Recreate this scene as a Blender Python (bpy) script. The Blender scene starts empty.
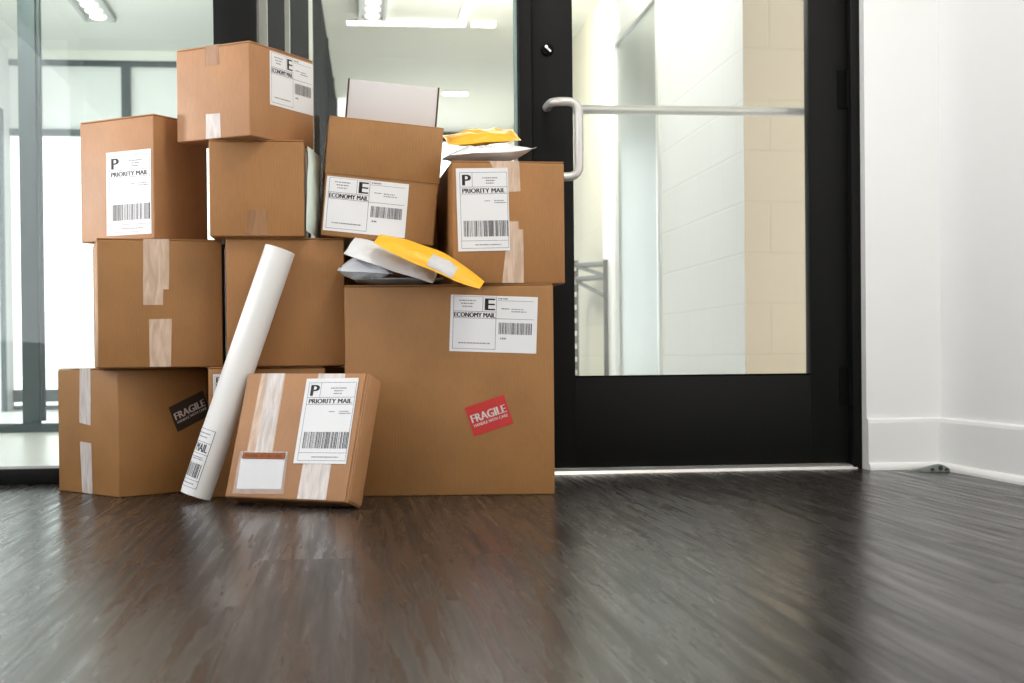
import bpy, bmesh, math, random
from mathutils import Vector, Matrix, Euler, noise
D = bpy.data
SC = bpy.context.scene
COL = SC.collection
R = math.radians
random.seed(4)

# ------------------------------------------------------------------ helpers
def link(name, me, parent=None):
    o = D.objects.new(name, me)
    COL.objects.link(o)
    if parent is not None:
        o.parent = parent
    return o

def obj(name, bm, mat, parent=None, smooth=False):
    bmesh.ops.recalc_face_normals(bm, faces=bm.faces)
    me = D.meshes.new(name)
    bm.to_mesh(me); bm.free()
    me.materials.append(mat)
    if smooth:
        for p in me.polygons: p.use_smooth = True
        try: me.set_sharp_from_angle(angle=R(35))
        except Exception: pass
    return link(name, me, parent)

def tag(o, label=None, cat=None, group=None, kind=None):
    if label: o['label'] = label
    if cat: o['category'] = cat
    if group: o['group'] = group
    if kind: o['kind'] = kind
    return o

def thing(name, label, cat, loc=(0, 0, 0), rot=(0, 0, 0), group=None):
    o = link(name, None)
    o.location = loc; o.rotation_euler = rot
    return tag(o, label, cat, group)

def struct(o):
    o['kind'] = 'structure'
    return o

def bx(bm, x0, x1, y0, y1, z0, z1, bevel=0.0, seg=2):
    r = bmesh.ops.create_cube(bm, size=1.0)
    vs = r['verts']
    for v in vs:
        v.co = Vector((x0 + (v.co.x + .5) * (x1 - x0), y0 + (v.co.y + .5) * (y1 - y0), z0 + (v.co.z + .5) * (z1 - z0)))
    if bevel > 0:
        es = list({e for v in vs for e in v.link_edges})
        bmesh.ops.bevel(bm, geom=es, offset=bevel, segments=seg, profile=0.5, affect='EDGES')
    return bm

def box_obj(name, dims, mat, parent=None, bevel=0.0, seg=2):
    return obj(name, bx(bmesh.new(), *dims, bevel, seg), mat, parent, smooth=bevel > 0)

def tube_path(bm, pts, r, n=14, caps=True):
    pts = [Vector(p) for p in pts]
    rings = []
    up = None
    for i, p in enumerate(pts):
        if i == 0: t = pts[1] - p
        elif i == len(pts) - 1: t = p - pts[i - 1]
        else: t = (pts[i + 1] - p).normalized() + (p - pts[i - 1]).normalized()
        t.normalize()
        if up is None:
            up = Vector((0, 0, 1)) if abs(t.z) < .9 else Vector((1, 0, 0))
        a = t.cross(up).normalized(); up = a.cross(t).normalized()
        rings.append([bm.verts.new(p + (a * math.cos(2 * math.pi * k / n) + up * math.sin(2 * math.pi * k / n)) * r) for k in range(n)])
    for i in range(len(rings) - 1):
        for k in range(n):
            bm.faces.new((rings[i][k], rings[i][(k + 1) % n], rings[i + 1][(k + 1) % n], rings[i + 1][k]))
    if caps:
        bm.faces.new(rings[0]); bm.faces.new(rings[-1][::-1])
    return bm

def arc_pts(path, rad, n=8):
    """polyline with rounded corners"""
    P = [Vector(p) for p in path]; out = [P[0]]
    for i in range(1, len(P) - 1):
        a = (P[i - 1] - P[i]).normalized(); b = (P[i + 1] - P[i]).normalized()
        s, e = P[i] + a * rad, P[i] + b * rad
        for k in range(n + 1):
            t = k / n
            out.append(s * (1 - t) ** 2 + P[i] * 2 * t * (1 - t) + e * t * t)
    out.append(P[-1])
    return out

# ------------------------------------------------------------------ materials
def srgb(r, g, b):
    f = lambda c: (c / 255 / 12.92) if c / 255 <= .04045 else ((c / 255 + .055) / 1.055) ** 2.4
    return (f(r), f(g), f(b), 1)

class NT:
    def __init__(s, name):
        s.m = D.materials.new(name); s.m.use_nodes = True
        s.t = s.m.node_tree; s.n = s.t.nodes; s.l = s.t.links
        s.p = s.n['Principled BSDF']; s.out = s.n['Material Output']
    def add(s, typ, **kw):
        n = s.n.new(typ)
        for k, v in kw.items(): setattr(n, k, v)
        return n
    def link(s, a, b): s.l.new(a, b)
    def set(s, **kw):
        for k, v in kw.items(): s.p.inputs[k.replace('_', ' ')].default_value = v
        return s

def simple(name, col, rough=.5, metal=0.0, spec=.5, noise_amt=0.0, nscale=8.0, bump=0.0, bscale=60.0):
    t = NT(name)
    t.set(Roughness=rough, Metallic=metal)
    t.p.inputs['Specular IOR Level'].default_value = spec
    tc = t.add('ShaderNodeTexCoord')
    nz = t.add('ShaderNodeTexNoise'); nz.inputs['Scale'].default_value = nscale; nz.inputs['Detail'].default_value = 4
    t.link(tc.outputs['Object'], nz.inputs['Vector'])
    mx = t.add('ShaderNodeMix', data_type='RGBA')
    k = 1 - noise_amt
    mx.inputs[6].default_value = (col[0] * k, col[1] * k, col[2] * k, 1); mx.inputs[7].default_value = (min(1, col[0] * (1 + noise_amt)), min(1, col[1] * (1 + noise_amt)), min(1, col[2] * (1 + noise_amt)), 1)
    t.link(nz.outputs['Fac'], mx.inputs[0]); t.link(mx.outputs[2], t.p.inputs['Base Color'])
    if bump > 0:
        n2 = t.add('ShaderNodeTexNoise'); n2.inputs['Scale'].default_value = bscale; n2.inputs['Detail'].default_value = 3
        t.link(tc.outputs['Object'], n2.inputs['Vector'])
        b = t.add('ShaderNodeBump'); b.inputs['Strength'].default_value = bump; b.inputs['Distance'].default_value = .004
        t.link(n2.outputs['Fac'], b.inputs['Height']); t.link(b.outputs['Normal'], t.p.inputs['Normal'])
    return t.m

def kraft(name, col):
    t = NT(name)
    t.set(Roughness=.5); t.p.inputs['Specular IOR Level'].default_value = .38
    tc = t.add('ShaderNodeTexCoord')
    # fine fibre noise + broad blotches
    n1 = t.add('ShaderNodeTexNoise'); n1.inputs['Scale'].default_value = 7; n1.inputs['Detail'].default_value = 5
    n2 = t.add('ShaderNodeTexNoise'); n2.inputs['Scale'].default_value = 260; n2.inputs['Detail'].default_value = 2
    mp = t.add('ShaderNodeMapping'); mp.inputs['Scale'].default_value = (1, 1, .18)
    t.link(tc.outputs['Object'], n1.inputs['Vector']); t.link(tc.outputs['Object'], mp.inputs['Vector']); t.link(mp.outputs['Vector'], n2.inputs['Vector'])
    ad = t.add('ShaderNodeMath', operation='ADD'); ml = t.add('ShaderNodeMath', operation='MULTIPLY'); ml.inputs[1].default_value = .45
    t.link(n2.outputs['Fac'], ml.inputs[0]); t.link(n1.outputs['Fac'], ad.inputs[0]); t.link(ml.outputs[0], ad.inputs[1])
    cr = t.add('ShaderNodeValToRGB'); e = cr.color_ramp.elements
    e[0].position = .45; e[1].position = 1.0
    e[0].color = (col[0] * .87, col[1] * .86, col[2] * .84, 1); e[1].color = (col[0] * 1.1, col[1] * 1.1, col[2] * 1.1, 1)
    t.link(ad.outputs[0], cr.inputs['Fac']); t.link(cr.outputs['Color'], t.p.inputs['Base Color'])
    # corrugation flutes telegraphing through the liner
    sx = t.add('ShaderNodeSeparateXYZ'); t.link(tc.outputs['Object'], sx.inputs[0])
    a2 = t.add('ShaderNodeMath', operation='ADD'); t.link(sx.outputs[0], a2.inputs[0]); t.link(sx.outputs[1], a2.inputs[1])
    m2 = t.add('ShaderNodeMath', operation='MULTIPLY'); m2.inputs[1].default_value = 2 * math.pi / .0075; t.link(a2.outputs[0], m2.inputs[0])
    sn = t.add('ShaderNodeMath', operation='SINE'); t.link(m2.outputs[0], sn.inputs[0])
    b = t.add('ShaderNodeBump'); b.inputs['Strength'].default_value = .10; b.inputs['Distance'].default_value = .0006
    t.link(sn.outputs[0], b.inputs['Height'])
    b2 = t.add('ShaderNodeBump'); b2.inputs['Strength'].default_value = .25; b2.inputs['Distance'].default_value = .012
    t.link(n1.outputs['Fac'], b2.inputs['Height']); t.link(b.outputs['Normal'], b2.inputs['Normal']); t.link(b2.outputs['Normal'], t.p.inputs['Normal'])
    return t.m

def tape_mat(name, col, alpha, rough, wr):
    t = NT(name)
    t.set(Roughness=rough)
    t.p.inputs['Alpha'].default_value = alpha
    tc = t.add('ShaderNodeTexCoord')
    mp = t.add('ShaderNodeMapping'); mp.inputs['Scale'].default_value = (1, 1, .16)
    n1 = t.add('ShaderNodeTexNoise'); n1.inputs['Scale'].default_value = 90; n1.inputs['Detail'].default_value = 4; n1.inputs['Distortion'].default_value = .6
    t.link(tc.outputs['Object'], mp.inputs['Vector']); t.link(mp.outputs['Vector'], n1.inputs['Vector'])
    cr = t.add('ShaderNodeValToRGB'); e = cr.color_ramp.elements
    e[0].position = .35; e[1].position = .72
    e[0].color = (col[0] * .8, col[1] * .78, col[2] * .76, 1); e[1].color = (min(1, col[0] * 1.15), min(1, col[1] * 1.18), min(1, col[2] * 1.22), 1)
    t.link(n1.outputs['Fac'], cr.inputs['Fac']); t.link(cr.outputs['Color'], t.p.inputs['Base Color'])
    b = t.add('ShaderNodeBump'); b.inputs['Strength'].default_value = wr; b.inputs['Distance'].default_value = .002
    t.link(n1.outputs['Fac'], b.inputs['Height']); t.link(b.outputs['Normal'], t.p.inputs['Normal'])
    return t.m

def glass_mat(name, tint, refl=1.0):
    t = NT(name)
    t.n.remove(t.p)
    tr = t.add('ShaderNodeBsdfTransparent'); tr.inputs['Color'].default_value = tint
    gl = t.add('ShaderNodeBsdfGlossy'); gl.inputs['Roughness'].default_value = .0; gl.inputs['Color'].default_value = (refl, refl, refl, 1)
    fr = t.add('ShaderNodeFresnel'); fr.inputs['IOR'].default_value = 1.45
    mx = t.add('ShaderNodeMixShader')
    t.link(fr.outputs[0], mx.inputs[0]); t.link(tr.outputs[0], mx.inputs[1]); t.link(gl.outputs[0], mx.inputs[2])
    t.link(mx.outputs[0], t.out.inputs['Surface'])
    return t.m

def floor_mat():
    t = NT('dark_wood_planks')
    tc = t.add('ShaderNodeTexCoord')
    # planks run in depth (world Y): brick texture with x/y swapped
    sp = t.add('ShaderNodeSeparateXYZ'); t.link(tc.outputs['Object'], sp.inputs[0])
    cb = t.add('ShaderNodeCombineXYZ'); t.link(sp.outputs[1], cb.inputs[0]); t.link(sp.outputs[0], cb.inputs[1])
    br = t.add('ShaderNodeTexBrick'); br.offset = .37
    br.inputs['Scale'].default_value = 1; br.inputs['Brick Width'].default_value = 1.22; br.inputs['Row Height'].default_value = .152
    br.inputs['Mortar Size'].default_value = .0009; br.inputs['Mortar Smooth'].default_value = .3
    br.inputs['Color1'].default_value = (.25, .25, .25, 1); br.inputs['Color2'].default_value = (.75, .75, .75, 1); br.inputs['Mortar'].default_value = (0, 0, 0, 1)
    t.link(cb.outputs[0], br.inputs['Vector'])
    # long grain, shifted per plank
    vm = t.add('ShaderNodeVectorMath', operation='ADD'); t.link(tc.outputs['Object'], vm.inputs[0])
    sc_ = t.add('ShaderNodeVectorMath', operation='SCALE'); sc_.inputs['Scale'].default_value = 5.0
    t.link(br.outputs['Color'], sc_.inputs[0]); t.link(sc_.outputs[0], vm.inputs[1])
    mp = t.add('ShaderNodeMapping'); mp.inputs['Scale'].default_value = (1, .04, 1); t.link(vm.outputs[0], mp.inputs['Vector'])
    g1 = t.add('ShaderNodeTexNoise'); g1.inputs['Scale'].default_value = 44; g1.inputs['Detail'].default_value = 6; g1.inputs['Roughness'].default_value = .62; g1.inputs['Distortion'].default_value = .35
    t.link(mp.outputs['Vector'], g1.inputs['Vector'])
    mp2 = t.add('ShaderNodeMapping'); mp2.inputs['Scale'].default_value = (1, .22, 1); t.link(vm.outputs[0], mp2.inputs['Vector'])
    g2 = t.add('ShaderNodeTexNoise'); g2.inputs['Scale'].default_value = 6; g2.inputs['Detail'].default_value = 4; t.link(mp2.outputs['Vector'], g2.inputs['Vector'])
    cr = t.add('ShaderNodeValToRGB'); e = cr.color_ramp.elements
    e[0].position = .28; e[0].color = (.0045, .0036, .0032, 1)
    e[1].position = .78; e[1].color = (.058, .048, .043, 1)
    m = cr.color_ramp.elements.new(.5); m.color = (.024, .0195, .0175, 1)
    mixf = t.add('ShaderNodeMath', operation='MULTIPLY_ADD'); mixf.inputs[1].default_value = .62
    ms = t.add('ShaderNodeMath', operation='MULTIPLY'); ms.inputs[1].default_value = .38
    t.link(g2.outputs['Fac'], ms.inputs[0]); t.link(g1.outputs['Fac'], mixf.inputs[0]); t.link(ms.outputs[0], mixf.inputs[2])
    t.link(mixf.outputs[0], cr.inputs['Fac'])
    # plank tone + seam
    tone = t.add('ShaderNodeMapRange'); tone.inputs['To Min'].default_value = .74; tone.inputs['To Max'].default_value = 1.2
    t.link(br.outputs['Color'], tone.inputs['Value'])
    vs = t.add('ShaderNodeVectorMath', operation='SCALE'); t.link(cr.outputs['Color'], vs.inputs[0]); t.link(tone.outputs[0], vs.inputs['Scale'])
    t.link(vs.outputs[0], t.p.inputs['Base Color'])
    rr = t.add('ShaderNodeMapRange'); rr.inputs['From Min'].default_value = .3; rr.inputs['From Max'].default_value = .75
    rr.inputs['To Min'].default_value = .38; rr.inputs['To Max'].default_value = .15
    t.link(g1.outputs['Fac'], rr.inputs['Value']); t.link(rr.outputs[0], t.p.inputs['Roughness'])
    b = t.add('ShaderNodeBump'); b.inputs['Strength'].default_value = .09; b.inputs['Distance'].default_value = .002
    t.link(g1.outputs['Fac'], b.inputs['Height']); t.link(b.outputs['Normal'], t.p.inputs['Normal'])
    t.p.inputs['Specular IOR Level'].default_value = .21
    return t.m

def block_mat(name, col):
    t = NT(name)
    t.set(Roughness=.55)
    tc = t.add('ShaderNodeTexCoord')
    sp = t.add('ShaderNodeSeparateXYZ'); t.link(tc.outputs['Object'], sp.inputs[0])
    ad = t.add('ShaderNodeMath', operation='ADD'); t.link(sp.outputs[0], ad.inputs[0]); t.link(sp.outputs[1], ad.inputs[1])
    sb = t.add('ShaderNodeMath', operation='ADD'); sb.inputs[1].default_value = .061; t.link(sp.outputs[2], sb.inputs[0])
    cb = t.add('ShaderNodeCombineXYZ'); t.link(ad.outputs[0], cb.inputs[0]); t.link(sb.outputs[0], cb.inputs[1])
    br = t.add('ShaderNodeTexBrick'); br.inputs['Scale'].default_value = 1; br.inputs['Brick Width'].default_value = .4064; br.inputs['Row Height'].default_value = .2032
    br.inputs['Mortar Size'].default_value = .006; br.inputs['Mortar Smooth'].default_value = .5
    br.inputs['Color1'].default_value = col; br.inputs['Color2'].default_value = (col[0] * .98, col[1] * .98, col[2] * .98, 1)
    br.inputs['Mortar'].default_value = (col[0] * .94, col[1] * .94, col[2] * .93, 1)
    t.link(cb.outputs[0], br.inputs['Vector']); t.link(br.outputs['Color'], t.p.inputs['Base Color'])
    b = t.add('ShaderNodeBump'); b.inputs['Strength'].default_value = .25; b.inputs['Distance'].default_value = .005; b.invert = True
    t.link(br.outputs['Fac'], b.inputs['Height']); t.link(b.outputs['Normal'], t.p.inputs['Normal'])
    return t.m

def emit(name, col, s):
    t = NT(name)
    t.p.inputs['Base Color'].default_value = (.8, .8, .8, 1)
    t.p.inputs['Emission Color'].default_value = col; t.p.inputs['Emission Strength'].default_value = s
    return t.m

KRAFT = [kraft('kraft_board', (.318, .152, .050)), kraft('kraft_board_warm', (.338, .157, .052)), kraft('kraft_board_pale', (.385, .190, .082))]
KEDGE = simple('raw_corrugated_edge', (.06, .036, .022), .8, noise_amt=.2, nscale=60)
PAPER = simple('label_paper', (.74, .735, .745), .45, spec=.35, noise_amt=.02)
INK = simple('black_ink', (.022, .022, .024), .55, noise_amt=.1)
GREYINK = simple('fine_print_ink', (.20, .20, .21), .6, noise_amt=.1)
RED = simple('red_sticker', (.50, .025, .022), .4, noise_amt=.05)
DARKSTK = simple('dark_sticker', (.035, .026, .02), .45, noise_amt=.1)
STKWHITE = simple('sticker_white', (.78, .74, .70), .5, noise_amt=.03)
ORANGE = simple('orange_strip', (.44, .115, .022), .6, spec=.15, noise_amt=.05)
TAPE = tape_mat('clear_packing_tape', (.88, .66, .50), .5, .35, .2)
TAPEW = tape_mat('wrinkled_packing_tape', (.84, .76, .71), .62, .18, .9)
POUCH = tape_mat('clear_pouch_film', (.80, .79, .79), .16, .10, .7)
TUBEW = simple('white_tube_card', (.76, .745, .725), .42, spec=.4, noise_amt=.02, bump=.05, bscale=25)
WHITEBOARD = simple('white_mailer_board', (.585, .555, .555), .6, noise_amt=.025)
YELLOW = simple('golden_kraft_mailer', (.84, .43, .022), .45, noise_amt=.06, nscale=25, bump=.5, bscale=22)
POLYW = simple('white_poly_mailer', (.66, .67, .69), .4, noise_amt=.04, nscale=20, bump=.9, bscale=24)
POLYG = simple('grey_poly_mailer', (.52, .55, .58), .36, noise_amt=.06, nscale=20, bump=.6, bscale=26)
MINT = simple('pale_mint_mailer', (.70, .82, .76), .4, noise_amt=.04, nscale=20, bump=.7, bscale=25)
WALLW = simple('white_wall_paint', (.90, .905, .91), .55, noise_amt=.012, bump=.03, bscale=150)
TRIMW = simple('white_gloss_trim', (.88, .885, .885), .35, noise_amt=.01)
CEIL = simple('light_tinted_ceiling', (.88, .89, .83), .8, noise_amt=.01)  # yellow-green cast of the room light is mixed into this colour
BLACK = simple('black_anodised_aluminium', (.0062, .0062, .0060), .48, spec=.16, noise_amt=.12, nscale=40, bump=.03, bscale=300)
BLACKG = simple('black_rubber_gasket', (.003, .003, .003), .65, spec=.08, noise_amt=.1)
BLUEALU = simple('hazy_blue_grey_aluminium', (.055, .08, .088), .5, metal=.0, spec=.2, noise_amt=.12, nscale=5)  # grey-blue frames; haze of the glass is put into the blue
ALU = simple('mill_aluminium', (.62, .61, .60), .35, metal=.55, noise_amt=.06, nscale=30)
HANDLE = simple('satin_aluminium_pull', (.66, .645, .62), .36, metal=.35, noise_amt=.03)
STEEL = simple('brushed_stainless', (.46, .50, .47), .34, metal=.95, noise_amt=.10, nscale=3, bump=.05, bscale=8)
FRAMEST = simple('bright_steel_frame', (.80, .81, .78), .3, metal=.5, noise_amt=.02)
CHROME = simple('chrome', (.8, .8, .8), .15, metal=1.0, noise_amt=.02)
DARKP = simple('dark_bronze_panel', (.008, .0085, .0085), .7, spec=0.0, noise_amt=.15, nscale=3)
PALEMET = simple('pale_metal_strip', (.60, .59, .54), .6, metal=.0, noise_amt=.05)
FLOORD = floor_mat()
FLOORL = simple('pale_hall_floor', (.84, .85, .84), .3, noise_amt=.03, nscale=2)
BLOCKW = block_mat('white_block_paint', (.80, .815, .81, 1))
BLOCKB = block_mat('beige_dim_block', (.38, .31, .21, 1))  # beige puts the dimmer, warmer light on this face into its colour
WEDGE = simple('grey_green_rubber', (.20, .235, .215), .55, noise_amt=.25, nscale=30)
WEDGED = simple('wedge_hollow_shade', (.03, .034, .032), .7, noise_amt=.2)  # dark discs carry the shade inside the hollows of the wedge
RACK = simple('grey_slotted_steel', (.10, .105, .095), .5, noise_amt=.15)
GLASS = glass_mat('clear_glass', (.975, .985, .968, 1))
GLASSB = glass_mat('far_glass', (.955, .98, .97, 1), .6)
GEDGE = simple('green_glass_edge', (.45, .62, .58), .15, noise_amt=.05)
LAMP = emit('lamp_tube', (1, .97, .90, 1), 5.0)
LAMPB = emit('lamp_bulb', (1, .97, .92, 1), 2.0)
LAMPF = simple('grey_lamp_frame', (.52, .53, .52), .4, noise_amt=.03)

# ------------------------------------------------------------------ printing on faces
_glyphs = {}
def glyph(s, bold=.0):
    key = (s, bold)
    if key in _glyphs: return _glyphs[key]
    cu = D.curves.new('lettering', 'FONT'); cu.body = s; cu.size = 1; cu.offset = bold; cu.fill_mode = 'FRONT'; cu.resolution_u = 3
    o = D.objects.new('lettering', cu); COL.objects.link(o)
    bpy.context.view_layer.update()
    dg = bpy.context.evaluated_depsgraph_get()
    me = D.meshes.new_from_object(o.evaluated_get(dg))
    vs = [(v.co.x, v.co.y) for v in me.vertices]; fs = [tuple(p.vertices) for p in me.polygons]
    D.objects.remove(o); D.curves.remove(cu); D.meshes.remove(me)
    x0 = min(v[0] for v in vs); x1 = max(v[0] for v in vs); y0 = min(v[1] for v in vs); y1 = max(v[1] for v in vs)
    _glyphs[key] = ([((x - x0) / (x1 - x0), (y - y0) / (y1 - y0)) for x, y in vs], fs)
    return _glyphs[key]

class Print:
    """2-D print in label coordinates: u right 0..1, v down 0..1; sent to 3-D by a mapping function"""
    def __init__(s, mp): s.mp = mp; s.bm = bmesh.new(); s.mi = 0
    def rect(s, u0, v0, u1, v1, n=1):
        for k in range(n):
            a = u0 + (u1 - u0) * k / n; b = u0 + (u1 - u0) * (k + 1) / n
            s.bm.faces.new([s.bm.verts.new(s.mp(u, v)) for u, v in ((a, v0), (b, v0), (b, v1), (a, v1))]).material_index = s.mi
    def text(s, t, u0, v0, u1, v1, bold=.0):
        vs, fs = glyph(t)
        for k in ((-bold, 0, bold) if bold else (0,)):      # heavier strokes: the letters struck again a hair to the side
            V = [s.bm.verts.new(s.mp(u0 + k + x * (u1 - u0), v1 + y * (v0 - v1))) for x, y in vs]
            for f in fs:
                try: s.bm.faces.new([V[i] for i in f]).material_index = s.mi
                except ValueError: pass
    def bars(s, u0, v0, u1, v1, seed):
        rnd = random.Random(seed); u = u0; W = u1 - u0
        while u < u1 - .012 * W:
            w = rnd.choice((.006, .009, .012, .02)) * W
            s.rect(u, v0, min(u + w, u1), v1)
            u += w + rnd.choice((.007, .009, .012, .022)) * W
        s.rect(u1 - .012 * W, v0, u1, v1)
    def fine(s, u0, u1, v, h, seed):
        s.mi = 1; rnd = random.Random(seed); u = u0
        while u < u1:
            w = rnd.uniform(.01, .035)
            s.rect(u, v, min(u + w, u1), v + h); u += w + rnd.uniform(.004, .010)
        s.mi = 0
    def done(s, name, mat, parent):
        me = D.meshes.new(name); s.bm.to_mesh(me); s.bm.free(); me.materials.append(mat); me.materials.append(GREYINK)
        return link(name, me, parent)

def face_pt(q, face, u, v, off):
    w, d = q[6], q[7]
    if face == 'F': return Vector((u, -d / 2 - off, v))
    if face == 'L': return Vector((-w / 2 - off, -u, v))
    if face == 'R': return Vector((w / 2 + off, u, v))

def face_map(q, face, cu, cv, w, h, ang, off):
    c, s = math.cos(R(ang)), math.sin(R(ang))
    def mp(u, v):
        a = (u - .5) * w; b = (.5 - v) * h
        return face_pt(q, face, cu + a * c - b * s, cv + a * s + b * c, off)
    return mp

def slab(name, q, face, pts, mat, parent, off=.0003, th=.0004):
    bm = bmesh.new()
    a = [bm.verts.new(face_pt(q, face, u, v, off)) for u, v in pts]
    b = [bm.verts.new(face_pt(q, face, u, v, off + th)) for u, v in pts]
    n = len(pts)
    bm.faces.new(b); bm.faces.new(a[::-1])
    for i in range(n): bm.faces.new((a[i], a[(i + 1) % n], b[(i + 1) % n], b[i]))
    return obj(name, bm, mat, parent)

def rect_pts(cu, cv, w, h, ang):
    c, s = math.cos(R(ang)), math.sin(R(ang))
    return [(cu + a * w * c - b * h * s, cv + a * w * s + b * h * c) for a, b in ((-.5, .5), (.5, .5), (.5, -.5), (-.5, -.5))]

def tape(q, face, pts, parent, mat=None, off=.0003):
    return slab('packing_tape', q, face, pts, mat or TAPE, parent, off)

def print_priority(p, seed, fine=True, segs=1):
    for a in ((.07, .050, .975, .054), (.07, .225, .975, .229), (.07, .308, .975, .312), (.07, .873, .975, .877), (.07, .963, .975, .967)):
        p.rect(*a, n=segs)
    for a in ((.067, .05, .073, .967), (.972, .05, .978, .967), (.305, .05, .311, .228)): p.rect(*a)
    p.text('P', .125, .078, .275, .207, .012)
    p.text('PRIORITY MAIL', .115, .244, .935, .298, .0055)
    p.bars(.12, .633, .97, .825, seed)

def fine_priority(p, seed):
    for k, (a, b) in enumerate(((.50, .80), (.57, .74), (.57, .72))): p.fine(a, b, .112 + .032 * k, .013, seed + k)
    p.fine(.53, .64, .390, .011, seed + 4); p.fine(.72, .90, .388, .011, seed + 5); p.fine(.72, .95, .412, .011, seed + 6)
    p.fine(.33, .83, .918, .013, seed + 7)

def print_economy(p, seed):
    for a in ((.035, .020, .965 * .54, .024), (.035, .283, .525, .289), (.035, .400, .965, .406), (.035, .945, .525, .951), (.535, .080, .955, .085)): p.rect(*a)
    for a in ((.033, .02, .037, .951), (.523, .02, .527, .951), (.368, .02, .372, .285)): p.rect(*a)
    p.text('E', .400, .050, .505, .258, .008)
    p.text('ECONOMY MAIL', .045, .305, .515, .388, .0035)
    p.bars(.560, .470, .940, .675, seed)

def fine_economy(p, seed):
    for k, (a, b) in enumerate(((.10, .29), (.12, .265), (.135, .25))): p.fine(a, b, .085 + .052 * k, .020, seed + k)
    p.fine(.545, .66, .035, .024, seed + 3); p.fine(.585, .675, .215, .018, seed + 4); p.fine(.70, .835, .220, .018, seed + 5); p.fine(.70, .87, .262, .018, seed + 6)
    p.fine(.58, .645, .735, .03, seed + 7); p.fine(.10, .46, .835, .022, seed + 8)

def ship_label(q, face, cu, cv, w, h, ang, parent, kind, seed, off=.0004):
    lb = slab('shipping_label', q, face, rect_pts(cu, cv, w, h, ang), PAPER, parent, off, .0004)
    p = Print(face_map(q, face, cu, cv, w, h, ang, off + .0006))
    (print_priority if kind == 'P' else print_economy)(p, seed)
    (fine_priority if kind == 'P' else fine_economy)(p, seed)
    p.done('printed_text', INK, lb)
    return lb

def fragile(q, face, cu, cv, w, h, ang, parent, mat, label):
    st = slab('fragile_sticker', q, face, rect_pts(cu, cv, w, h, ang), mat, parent, .0004, .0004)
    st['label'] = label
    p = Print(face_map(q, face, cu, cv, w, h, ang, .001))
    p.text('FRAGILE', .07, .30, .93, .57, .010)
    p.text('HANDLE WITH CARE', .08, .625, .93, .72, .003)
    p.done('printed_text', STKWHITE, st)
    return st

# ------------------------------------------------------------------ cardboard boxes
def board_shell(bm, w, d, h, bev=.0035):
    """closed carton with softly crushed edges and a hint of bulge in every panel"""
    bx(bm, -w / 2, w / 2, -d / 2, d / 2, 0, h, bev, 3)
    return bm

def carton(q, label, mat, seam='x', group=None, flap=True):
    x, y, z, rx, ry, rz, w, d, h = q
    t = thing('cardboard_box', label, 'box', (x, y, z), (rx, ry, rz), group)
    ft = .0042 if flap else 0
    obj('body', board_shell(bmesh.new(), w, d, h - ft), mat, t, True)
    if flap:
        g = .0012
        if seam == 'x':      # the closing seam runs along x
            for y0, y1 in ((-d / 2 + .0005, -g), (g, d / 2 - .0005)):
                box_obj('flap', (-w / 2 + .0015, w / 2 - .0015, y0, y1, h - ft + .0006, h), mat, t, .0012)
        else:
            for x0, x1 in ((-w / 2 + .0005, -g), (g, w / 2 - .0005)):
                box_obj('flap', (x0, x1, -d / 2 + .0015, d / 2 - .0015, h - ft + .0006, h), mat, t, .0012)
    return t

def top_tape(q, parent, x0, x1, y0, y1, mat=None):
    h = q[8]
    return box_obj('packing_tape', (x0, x1, y0, y1, h + .0002, h + .0007), mat or TAPE, parent)

BOXES = 'stacked cardboard parcels'
# big box (fragile) ------------------------------------------------
qA = (.2684, 3.7284, 0, 0, 0, -.0914, .5229, .46, .5291)
A = carton(qA, 'largest brown cardboard box on the floor, with a red FRAGILE sticker', KRAFT[0], 'x', BOXES)
ship_label(qA, 'F', .1116, .4287, .2177, .1414, -2.3, A, 'E', 11)
fragile(qA, 'F', .0979, .1998, .104, .076, 18, A, RED, 'red fragile sticker')
# floor, left ---------------------------------------------------------
qB = (-.5786, 3.8281, 0, 0, 0, .6737, .2632, .314, .3276)
B = carton(qB, 'box at the bottom left on the floor, turned cornerwise, with a dark fragile sticker', KRAFT[0], 'y', BOXES)
fragile(qB, 'F', .079, .212, .112, .070, 22, B, DARKSTK, 'dark brown fragile sticker')
tape(qB, 'L', [(-.034, .3275), (.024, .3275), (.020, .179), (-.039, .185)], B, TAPEW)
tape(qB, 'L', [(-.038, .136), (.021, .133), (.025, .001), (-.029, .003)], B, TAPEW)
# behind the tube ---------------------------------------------------
qE = (-.2155, 3.752, 0, 0, 0, .045, .2921, .33, .3276)
Eb = carton(qE, 'box on the floor mostly hidden behind the white tube and the leaning box', KRAFT[1], 'x', BOXES)
ship_label(qE, 'F', -.1015, .2585, .065, .103, 0, Eb, 'P', 5)
# second row -----------------------------------------------------------
qC = (-.5032, 3.76, .3279, 0, 0, .205, .3073, .30, .3248)
C = carton(qC, 'plain brown box with strips of clear tape, in the second row on the left', KRAFT[0], 'y', BOXES)
tape(qC, 'F', [(-.041, .3240), (.008, .3240), (.006, .158), (-.043, .158)], C)
tape(qC, 'F', [(-.024, .3240), (.023, .3240), (.021, .197), (-.025, .199)], C, off=.0009)
tape(qC, 'F', [(-.029, .122), (.027, .123), (.023, .002), (-.029, .002)], C)
top_tape(qC, C, -.041, .022, -.15, .05)
qD = (-.1739, 3.74, .3279, 0, 0, .0969, .2949, .33, .3248)
Db = carton(qD, 'plain unlabelled brown box that the white tube leans across, second row', KRAFT[1], 'x', BOXES)
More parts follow.
